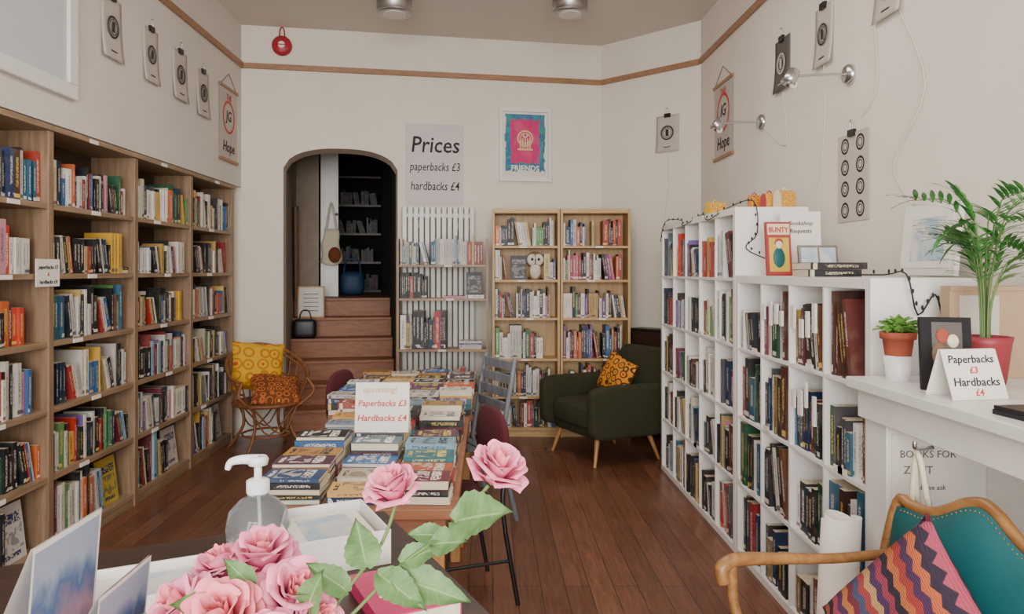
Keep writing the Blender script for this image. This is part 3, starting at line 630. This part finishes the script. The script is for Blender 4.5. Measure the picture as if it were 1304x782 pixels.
# items on mantel
g=MB('potted_succulent',Tr(1.315,2.37,1.15)@Matrix.Diagonal((.88,.88,.88,1)))
g.lathe([(.04,0),(.044,.01),(.055,.09),(.05,.09),(.042,.02),(.01,.02)],'whitep',n=6); g.lathe([(.035,.05),(.045,.1),(.052,.15),(.06,.15),(.062,.175),(.054,.175),(.05,.16),(.01,.155)],'terracotta')
def leafpatch(M,base,d,up,L,wd,mat,droop=.3,n=8,fold=.15,pw=.8,ser=0):
    d=Vector(d).normalized(); up=Vector(up); s=d.cross(up).normalized(); u2=s.cross(d).normalized(); base=Vector(base)
    def fn(u,v):
        a=2*u-1; w=wd*(math.sin(pi*min(1,(v*.96+.02))**pw))*(1+ser*math.sin(v*44)*abs(a))
        return base+d*(L*v+.15*L*(-abs(a)**2)*v*(1-v))+s*(a*w/2)+u2*(-droop*L*v*v+fold*wd*abs(a)**1.3+.03*wd*math.sin(v*14)*a)
    M.grid(lambda u,v:tuple(fn(u,v)),6,n,mat)
R3=random.Random(3)
for k in range(90):
    a=R3.uniform(0,2*pi); rr=R3.uniform(0,.045); el=R3.uniform(.1,1.2)
    dv=Vector((math.cos(a)*math.cos(el),math.sin(a)*math.cos(el),math.sin(el)))
    leafpatch(g,(rr*math.cos(a),rr*math.sin(a),.168+R3.uniform(0,.04)),dv,(0,0,1),R3.uniform(.03,.05),.032,'succ',.4,4,.2,.6)
g.build()
g=MB('potted_palm',Tr(1.52,2.26,1.15))
g.lathe([(.05,0),(.055,.01),(.07,.13),(.075,.15),(.066,.15),(.06,.12),(.01,.12)],'redbull')
R2=random.Random(5)
for k in range(17):
    a=2*pi*k/17+R2.uniform(-.2,.2); reach=R2.uniform(.10,.24); H=R2.uniform(.30,.52)
    ca,sa=math.cos(a),math.sin(a)
    if sa>0.2: reach*=.5
    if ca>.3: reach*=.75
    P=[(ca*.012,sa*.012,.12),(ca*reach*.12,sa*reach*.12,.12+H*.45),(ca*reach*.45,sa*reach*.45,.12+H*.85),(ca*reach,sa*reach,.12+H*R2.uniform(.75,1.02))]
    g.tube(P,[.0035,.0015],'stem',n=5)
    P=[Vector(p) for p in P]
    for q in range(10):
        t=q/9; p=P[1].lerp(P[2],t*2) if t<.5 else P[2].lerp(P[3],t*2-1)
        if t>.15:
            dirv=(P[3]-P[1]).normalized()
            for sd in (-1,1):
                side=Vector((-sa*sd,ca*sd,0)); LL=R2.uniform(.08,.13)*(1-.35*abs(t-.5))
                dd=(dirv*.9+side*.8+Vector((0,0,.1))).normalized()
                LL=min(LL,max(.03,(1.86-1.52-p.x)/max(dd.x,.01))) if dd.x>0 else LL
                leafpatch(g,p,dd,(0,0,1),LL,.015,'palm',.45,5)
    leafpatch(g,P[3],(P[3]-P[2])+Vector((0,0,-.02)),(0,0,1),.08,.015,'palm',.3,5)
g.build()
g=MB('cardboard_box',Tr(1.5,2.40,1.15)); g.box((0,0,0),(.39,.05,.3),'card'); g.box((.03,-.003,.02),(.16,0,.27),'paper2'); g.box((0,-.006,.285),(.39,.0,.3),'card'); g.build(.003)
g=MB('upright_hardback',Tr(1.275,2.17,1.15)@Rz(-.25)@Matrix.Rotation(-.12,4,'X')); g.box((0,0,0),(.135,.02,.215),'mblack'); g.box((.03,-.002,.06),(.11,0,.2),'darkw'); g.ell((.058,-.003,.16),(.017,.004,.022),'terracotta'); g.ell((.085,-.003,.145),(.016,.004,.02),'creamc'); g.ell((.05,-.003,.105),(.022,.003,.035),'tan'); g.ell((.09,-.003,.095),(.02,.003,.03),'teal'); g.box((.03,-.002,.02),(.11,0,.03),'paper'); g.build()
def tent(name,T,wd,h,lines,dep=.05,bold=.02):
    g=MB(name,T); al=math.atan2(dep,h)
    g.box((0,0,0),(wd,.002,h),'paper',Matrix.Rotation(-al,4,'X')); g.box((0,0,0),(wd,.002,h),'paper',Tr(0,2*dep,0)@Matrix.Rotation(al,4,'X'))
    for txt,x,z,s,m in lines: g.text(txt,x,z,s,m,y=-.001,M=Matrix.Rotation(-al,4,'X'),bold=bold,shear=.15)
    g.build()
tent('price_tent_card',Tr(1.25,1.985,1.151)@Rz(.15),.17,.14,[('Paperbacks',.084,.102,.031,'ink'),('£3',.085,.073,.026,'red'),('Hardbacks',.084,.038,.033,'ink'),('£4',.085,.011,.026,'red')],bold=.01)
g=MB('laptop',Tr(1.27,1.45,1.15)@Rz(.1)); g.box((0,0,0),(.3,.36,.012),'black'); g.box((0.002,0.002,.012),(.298,.358,.022),'black'); g.box((.01,.0,.011),(.29,.001,.013),'chrome'); g.build(.004)
# ---------------- TABLES of books
def table(name,x0,x1,y0,y1,z):
    M=MB(name); M.box((x0,y0,z-.035),(x1,y1,z),'stair'); M.box((x0+.04,y0+.05,z-.1),(x1-.04,y0+.075,z-.035),'stair'); M.box((x0+.04,y1-.075,z-.1),(x1-.04,y1-.05,z-.035),'stair')
    M.box((x0+.04,y0+.075,z-.1),(x0+.065,y1-.075,z-.035),'stair'); M.box((x1-.065,y0+.075,z-.1),(x1-.04,y1-.075,z-.035),'stair')
    for x in (x0+.045,x1-.095):
        for y in (y0+.055,y1-.105): M.box((x,y,0),(x+.05,y+.05,z-.035),'legw')
    return M.build(.004)
table('display_table',-.79,-.10,2.38,3.9,.73); table('display_table',-.86,-.09,3.94,5.4,.73)
bk=MB('books_on_table')
FLATP=['#1d1d22','#1d1d22','#141418','#141418','#1f3560','#1f4a7a','#b32a1f','#e6ddd0','#d9c9a8','#1f6a72','#c9903a','#7a1f36','#e8e2d6','#c95a22','#3a3a44','#7fa8c0','#e0a82a','#141418','#1f62a0','#cfc8c0','#5a2a4a','#d8d4cc','#4a1a2a','#c23a6a','#2a2a30']
signtop=.731
def stacks(x0,x1,y0,y1,nx,dy,lo,hi):
    global signtop
    cw=(x1-x0)/nx; y=y0
    while y+dy<=y1+.01:
        for i in range(nx):
            n=R.choice([lo,lo+1,hi-1,hi]); z=.731
            if i==0 and y<y0+.5: n=max(n,hi)+1
            insign=abs(y+dy/2-3.05)<.14 and i==1
            if insign: n=4
            for k in range(n):
                t=R.uniform(.012,.034)
                if insign: t=.028
                lx=min(cw-.006,R.uniform(.18,.206)); ly=min(dy-.005,R.uniform(.118,.134))
                bk.flat(x0+cw*(i+.5)+R.uniform(-.004,.004),y+dy/2+R.uniform(-.003,.003),z,lx,ly,t,0 if insign else R.uniform(-.05,.05),pick(FLATP)); z+=t+.0003
            if insign: signtop=max(signtop,z)
        y+=dy
stacks(-.76,-.115,2.42,3.9,3,.139,2,4); stacks(-.86,-.09,3.92,5.4,4,.139,2,3)
bk.build()
tent('table_price_sign',Tr(-.545,3.0,signtop),.22,.2,[('upcoming!',.1,.16,.034,'pinex'),('Paperbacks £3',.11,.105,.034,'red'),('Hardbacks £4',.11,.045,.036,'red')],.04,.015)
# ---------------- chairs
def padchair(T):
    M=MB('padded_chair',T)
    M.rbox((-.2,-.22,.42),(.2,.16,.49),.05,'maroon',p=4)
    M.rbox((-.2,.17,.54),(.2,.23,.86),.05,'maroon',p=2.6)
    for sx in (-1,1):
        M.tube([(sx*.2,-.2,0),(sx*.19,-.17,.43)],.011,'black'); M.tube([(sx*.2,.25,0),(sx*.19,.18,.43),(sx*.15,.22,.62)],.011,'black'); M.tube([(sx*.195,-.185,.2),(sx*.195,.22,.2)],.008,'black')
    M.build()
padchair(Tr(-.17,3.42,0)@Rz(-pi/2+.35)); padchair(Tr(-.76,4.72,0)@Rz(pi/2-.25))
M=MB('slatted_folding_chair',Tr(-.16,4.5,0)@Rz(-pi/2+.45))
for sx in (-1,1):
    M.tube([(sx*.2,.27,0),(sx*.2,.16,.45),(sx*.2,.26,.97)],.016,'greyw',smoothpath=False); M.tube([(sx*.2,-.2,0),(sx*.2,-.15,.45)],.016,'greyw')
for k in range(4): M.box((-.19,-.2+.075*k,.44),(.19,-.2+.075*k+.06,.46),'greyw')
for z in (.92,.84,.76,.68):
    y=.16+(z-.45)*.19; M.box((-.2,y-.008,z-.025),(.2,y+.008,z+.03),'greyw')
M.build(.003)
GA=Tr(.96,6.03,0)@Rz(math.radians(-64))
M=MB('olive_armchair',GA)
M.rbox((-.30,-.36,.27),(.30,.28,.46),.1,'olive',p=7)
M.rbox((-.33,-.32,.2),(.33,.34,.33),.1,'olive',p=9)
X=Tr(0,.26,.25)@Matrix.Rotation(-.2,4,'X'); M.rbox((-.34,-.02,0),(.34,.12,.64),.1,'olive',X,p=6)
for sx in (-1,1):
    M.rbox((sx*.36-.055,-.40,.22),(sx*.36+.055,.34,.62),.1,'olive',Matrix(),p=7)
    M.tube([(sx*.26,-.26,.22),(sx*.31,-.32,0)],[.022,.012],'legw'); M.tube([(sx*.26,.22,.22),(sx*.30,.30,0)],[.022,.012],'legw')
M.build()
M=MB('patterned_cushion',GA@Tr(-.02,.12,.63)@Matrix.Rotation(-.35,4,'X')@Matrix.Rotation(.25,4,'Y')); M.pillow(.40,.34,.12,'oprint'); M.build()
WC=Tr(-1.86,6.2,0)@Rz(math.radians(35))
M=MB('wicker_armchair',WC)
def rim(a):
    th=a*math.radians(125); return Vector((.33*math.sin(th),.33*math.cos(th)*1.0-.02,.60+.26*max(0,math.cos(th*.72))**1.5))
def seatp(a,r=.26):
    th=a*math.radians(125); return Vector((r*math.sin(th),r*math.cos(th),.40))
M.tube([rim(-1+2*i/16) for i in range(17)],.014,'bamboo'); M.tube([rim(-1+2*i/16)*.97+Vector((0,0,-.02)) for i in range(17)],.010,'bamboo')
M.tube([(seatp(-1+2*i/16)+rim(-1+2*i/16))/2 for i in range(17)],.008,'bamboo')
for i in range(19):
    a=-1+2*i/18; M.tube([seatp(a),rim(a)],.006,'bamboo',n=6)
M.tube([(.27*math.cos(2*pi*k/16),.27*math.sin(2*pi*k/16),.4) for k in range(17)],.015,'bamboo'); M.lathe([(.26,0),(.27,.012),(.26,.025)],'bamboo',c=(0,0,.385))
M.tube([(.20*math.cos(2*pi*k/16),.20*math.sin(2*pi*k/16),.14) for k in range(17)],.009,'bamboo')
for sx in (-1,1):
    for sy in (-1,1):
        M.tube([(sx*.17,sy*.17,.39),(sx*.15,sy*.15,.2),(sx*.25,sy*.25,0)],.014,'bamboo')
        M.tube([(sx*.27*.7,sy*.27*.7,.38),(sx*.05,sy*.2,.16),(-sx*.17,sy*.19,.38)],.007,'bamboo')
M.tube([rim(-1),(-.31,-.26,.5),(-.2,-.22,.39)],.013,'bamboo'); M.tube([rim(1),(.31,-.26,.5),(.2,-.22,.39)],.013,'bamboo')
M.build()
M=MB('yellow_cushion',WC@Tr(-.02,.17,.68)@Matrix.Rotation(-.25,4,'X')@Matrix.Rotation(.12,4,'Y')); M.pillow(.46,.42,.13,'yprint'); M.build()
M=MB('patterned_cushion',WC@Tr(.06,-.04,.50)@Matrix.Rotation(-.95,4,'X')@Matrix.Rotation(.2,4,'Y')); M.pillow(.42,.36,.12,'bprint'); M.build()
# teal armchair
TC=Tr(1.08,1.77,0)@Rz(math.radians(-78.5))
M=MB('carved_armchair',TC)
def backout(u):
    x=-.26+.52*u; z=.84+.075*math.sin(pi*u)**1.2+.018*math.cos(4*pi*u); return x,z
def bp(x,z): return (x,.02+(z-.45)*.22,z)
outl=[bp(-.23,.5),bp(-.27,.68)]+[bp(*backout(i/12)) for i in range(13)]+[bp(.27,.68),bp(.23,.5),bp(0,.48),bp(-.23,.5)]
M.tube(outl,.015,'chairw',n=10)
def pan(u,v):
    x0=-.238-.02*v; x=(x0)*(1-2*u)
    ztop=backout(u)[1]-.008; z=.5+(ztop-.5)*v; p=bp(x,z); bul=.035*(1-(2*u-1)**4)*(1-(2*v-1)**4); return (p[0],p[1]-.010-bul,p[2])
M.grid(pan,20,14,'teal'); M.grid(lambda u,v:(pan(u,v)[0],pan(u,v)[1]+.025+.07*(1-(2*u-1)**4)*(1-(2*v-1)**4)*.5,pan(u,v)[2]),16,12,'teal')
for i in range(2,40):
    p=pan(i/41,.985); M.ell((p[0],p[1]-.001,p[2]-.004),(.003,.003,.003),'brass',n=6,m=4)
M.rbox((-.27,-.44,.36),(.27,.03,.47),.1,'teal',p=5)
M.box((-.27,-.43,.30),(.27,-.40,.37),'chairw'); M.box((-.27,-.41,.30),(-.24,.03,.37),'chairw'); M.box((.24,-.41,.30),(.27,.03,.37),'chairw'); M.box((-.24,0,.30),(.24,.03,.37),'chairw')
for sx in (-1,1):
    M.tube([bp(sx*.255,.72),(sx*.28,-.08,.71),(sx*.30,-.25,.715),(sx*.30,-.36,.72),(sx*.295,-.405,.70),(sx*.29,-.40,.665)],[.013,.014,.018,.020,.017],'chairw',n=10)
    M.tube([(sx*.298,-.375,.71),(sx*.29,-.37,.6),(sx*.27,-.34,.5),(sx*.26,-.34,.33)],[.016,.014,.017,.02],'chairw',n=10)
    M.tube([(sx*.255,-.40,.36),(sx*.265,-.43,.2),(sx*.26,-.41,0)],[.026,.018,.013],'chairw'); M.tube([(sx*.24,.02,.36),(sx*.25,.08,0)],[.024,.016],'chairw'); M.tube([(sx*.24,.0,.34),bp(sx*.235,.52)],.02,'chairw')
M.build()
M=MB('zigzag_cushion',TC@Tr(.02,-.10,.635)@Matrix.Rotation(-.35,4,'X')@Matrix.Rotation(.6,4,'Y')); M.pillow(.42,.42,.14,'zig'); M.build()
# ---------------- foreground desk
A=(-.26,1.85); FD=frame((A[0],A[1],0),(.903,.43))
M=MB('counter_desk',FD); M.box((-1.2,-1.1,.87),(0,0,.90),'darkw'); M.box((-1.17,-1.07,.78),(-.03,-.03,.87),'darkw')
for x in (-1.16,-.09):
    for y in (-1.06,-.09): M.box((x,y,0),(x+.05,y+.05,.78),'darkw')
M.build(.004)
g=MB('hand_sanitiser_bottle',Tr(-.49,1.57,.9))
g.lathe([(.03,0),(.056,.004),(.064,.02),(.066,.06),(.06,.09),(.04,.112),(.022,.122),(.02,.135)],'gel',n=28); g.lathe([(.024,.13),(.024,.155),(.018,.158),(.008,.16),(.008,.19)],'matt',n=20)
g.lathe([(.006,.185),(.02,.188),(.022,.2),(.018,.206)],'matt'); g.tube([(.0,0,.198),(-.03,-.005,.2),(-.055,-.008,.195),(-.062,-.009,.18)],[.012,.009,.006],'matt'); g.tube([(0,0,.14),(.005,0,.01)],.003,'matt'); g.build()
g=MB('white_storage_box',FD@Tr(-.03,-.03,0))
for a in (((-.26,-.30,.9),(-.06,-.295,.97)),((-.26,-.08,.9),(-.06,-.075,.97)),((-.26,-.295,.9),(-.255,-.08,.97)),((-.065,-.295,.9),(-.06,-.08,.97)),((-.255,-.295,.9),(-.065,-.08,.905))): g.box(a[0],a[1],'white')
g.box((-.245,-.28,.905),(-.08,-.095,.955),'paper'); g.box((-.22,-.26,.955),(-.11,-.12,.957),'photo2',None); g.build(.002)
g=MB('magenta_paperback',FD); g.box((-.20,-.60,.9),(-.05,-.41,.925),'pinkbook'); g.box((-.197,-.601,.903),(-.053,-.41,.922),'pages'); g.text('STREET',-.125,-.0,.032,'paper',M=Tr(0,-.53,.926)@Matrix.Rotation(-pi/2,4,'X'),y=0); g.build(.001)
g=MB('white_tray',FD)
g.box((-.66,-.42,.9),(-.42,-.26,.905),'white'); g.box((-.66,-.42,.905),(-.42,-.412,.955),'white'); g.box((-.66,-.268,.905),(-.42,-.26,.955),'white'); g.box((-.66,-.412,.905),(-.652,-.268,.955),'white'); g.box((-.428,-.412,.905),(-.42,-.268,.955),'white'); g.box((-.64,-.4,.905),(-.44,-.28,.94),'photo2') ; g.build(.002)
def foldcard(x,y0,y1,top,fm):
    g=MB('photo_card')
    h=top-.901
    g.grid(lambda u,v:(x-.02*(1-v)+.0,y0+(y1-y0)*u,.901+h*v),1,1,fm)
    g.grid(lambda u,v:(x-.11*(1-v)-.003,y0+(y1-y0)*u,.901+h*v),1,1,'paper')
    g.build()
foldcard(-.555,.90,1.06,1.16,'photo'); foldcard(-.475,.90,1.04,1.10,'photo')
# flowers
def rose(M,c,ax,size,mats=('pink','pink2'),open_=1.0,seed=0):
    ax=Vector(ax).normalized(); X=Matrix.Translation(c)@ax.to_track_quat('Z','Y').to_matrix().to_4x4()
    r=random.Random(int(c[0]*1000)+7+seed)
    for L,(n,op,h) in enumerate(((3,.12,.8),(3,.25,.9),(4,.42,.95),(5,.68,.95),(5,.95,.85),(6,1.25,.7))):
        for k in range(n):
            th=2*pi*k/n+L*.7+r.uniform(-.3,.3); o2=op*open_*r.uniform(.85,1.15); hh=h*r.uniform(.88,1.1); ph=r.uniform(0,6); curl=r.uniform(.08,.2)
            def fn(u,v,th=th,op=o2,h=hh,L=L,ph=ph,curl=curl):
                a=2*u-1; ruf=.035*math.sin(4*a+ph)*v*v+.012*math.sin(8*a+ph*2)*v**3
                rad=size*(.05+.03*L+.48*math.sin(op)*v**.75+ruf+(curl*v**5 if L>1 else 0))
                wa=(1.3-.11*L)*(math.sin(pi*(.10+.60*v)))
                z=size*(h*v*math.cos(op*.7)-.12*a*a*v-(curl*.9*v**6 if L>1 else 0)+ruf*.8)
                an=th+a*wa; return (rad*math.cos(an),rad*math.sin(an),z)
            M.grid(fn,14,13,mats[1] if L<2 else mats[0],X)
    for k in range(5):
        a=2*pi*k/5; leafpatch(M,X@Vector((0,0,-.03*size)),X.to_3x3()@Vector((math.cos(a),math.sin(a),.5)),X.to_3x3()@Vector((0,0,1)),.35*size,.14*size,'stem',.1,4)
    M.lathe([(.03*size,-.14*size),(.12*size,-.05*size),(.13*size,.05*size)],'stem',X,n=10)
g=MB('silk_roses_in_vase')
VX,VY=-.31,1.0
g.lathe([(.05,0),(.06,.01),(.07,.04),(.055,.075),(.045,.085),(.05,.095),(.045,.095),(.04,.085),(.05,.07),(.064,.04),(.05,.015),(.005,.012)],'clear',c=(VX,VY,.9),n=28)
heads=[((-.125,1.0,1.192),(-.25,-.35,1),.052,.85),((.006,.98,1.222),(.35,-.3,.9),.054,.9),((-.40,1.0,1.03),(-.5,-.5,.8),.066,1),((-.335,.95,1.045),(-.1,-.7,.8),.068,1),((-.27,1.0,1.05),(.4,-.5,.8),.066,1),((-.32,1.05,1.075),(0,-.2,1),.064,.9),((-.285,.93,1.02),(.4,-.9,.5),.062,1),((-.385,.92,1.0),(-.2,-.9,.5),.064,1),((-.245,.99,1.03),(.7,-.5,.5),.056,1),((-.37,1.05,1.06),(-.3,-.2,1),.058,1),((-.33,.91,1.0),(0,-1,.4),.06,1)]
for i,(c,ax,s,op) in enumerate(heads):
    if i>1: g.tube([(VX,VY,.92),((VX*.5+c[0]*.5),(VY+c[1])/2,.98),tuple(Vector(c)-Vector(ax).normalized()*s*.1)],.0025,'stem',n=6)
    rose(g,c,ax,s,('pink','pink2') if i%4!=3 else ('pink2','pink2'),op)
g.tube([(VX,VY,.93),(-.24,1.0,1.0),(-.19,1.0,1.07),(-.145,1.0,1.13),(-.125,1.0,1.186)],.0026,'stem',n=6)
g.tube([(VX,VY,.93),(-.2,1.0,1.02),(-.12,1.0,1.10),(-.05,.99,1.155),(.0,.98,1.215)],.0026,'stem',n=6)
leaves=[((-.165,1.0,1.10),(-.15,-.35,1),.070,.050),((-.19,1.0,1.065),(-.75,-.4,.8),.07,.038),((-.045,.985,1.165),(.6,-.5,.35),.09,.066),((-.075,.985,1.135),(.8,-.45,.3),.05,.04),((-.15,1.0,1.09),(.8,-.6,-.25),.085,.045),((-.13,1.0,1.085),(1,-.4,-.08),.11,.052),((-.12,1.0,1.105),(.9,-.1,.45),.06,.034),((-.06,.99,1.145),(-.9,.1,.05),.05,.03),((-.36,.95,1.06),(-.4,-.8,.6),.06,.04),((-.24,.97,1.05),(.3,-.4,.9),.07,.04),((-.30,.91,1.04),(.2,-.6,.3),.06,.04),((-.42,1.0,1.02),(-.8,-.5,.3),.07,.036),((-.31,.97,1.085),(-.5,-.4,.8),.055,.03)]
for b_,d_,L,wd in leaves: leafpatch(g,b_,d_,(0,-.75,.65),L,wd,'leaf',.22,26,.16,.8,.05)
g.build()
# ---------------- light + camera
def area(n,loc,rot,sx,sy,p,col):
    l=bpy.data.lights.new(n,'AREA'); l.shape='RECTANGLE'; l.size=sx; l.size_y=sy; l.energy=p; l.color=col
    o=bpy.data.objects.new(n,l); o.location=loc; o.rotation_euler=rot; bpy.context.collection.objects.link(o)
area('window_daylight',(-.35,-2.6,2.0),(math.radians(90),0,math.radians(-6)),3.6,2.5,480,(1,.985,.96))
area('ceiling_fill',(.1,3.6,CZ-.03),(0,0,0),1.2,2.6,50,(1,.955,.89))  # added fill lamp under the closed ceiling; no rooflight there
wd=bpy.data.worlds.new('world'); bpy.context.scene.world=wd; wd.use_nodes=True
bgn=wd.node_tree.nodes['Background']; bgn.inputs[0].default_value=(.85,.92,1,1); bgn.inputs[1].default_value=1.0
cam=bpy.data.cameras.new('camera'); co=bpy.data.objects.new('camera',cam); bpy.context.collection.objects.link(co)
co.location=(0,0,1.5); co.rotation_euler=(pi/2,0,0); cam.sensor_width=36; cam.lens=940/1304*36; cam.shift_x=30/1304; cam.shift_y=-46/1304; cam.clip_start=.05
bpy.context.scene.camera=co
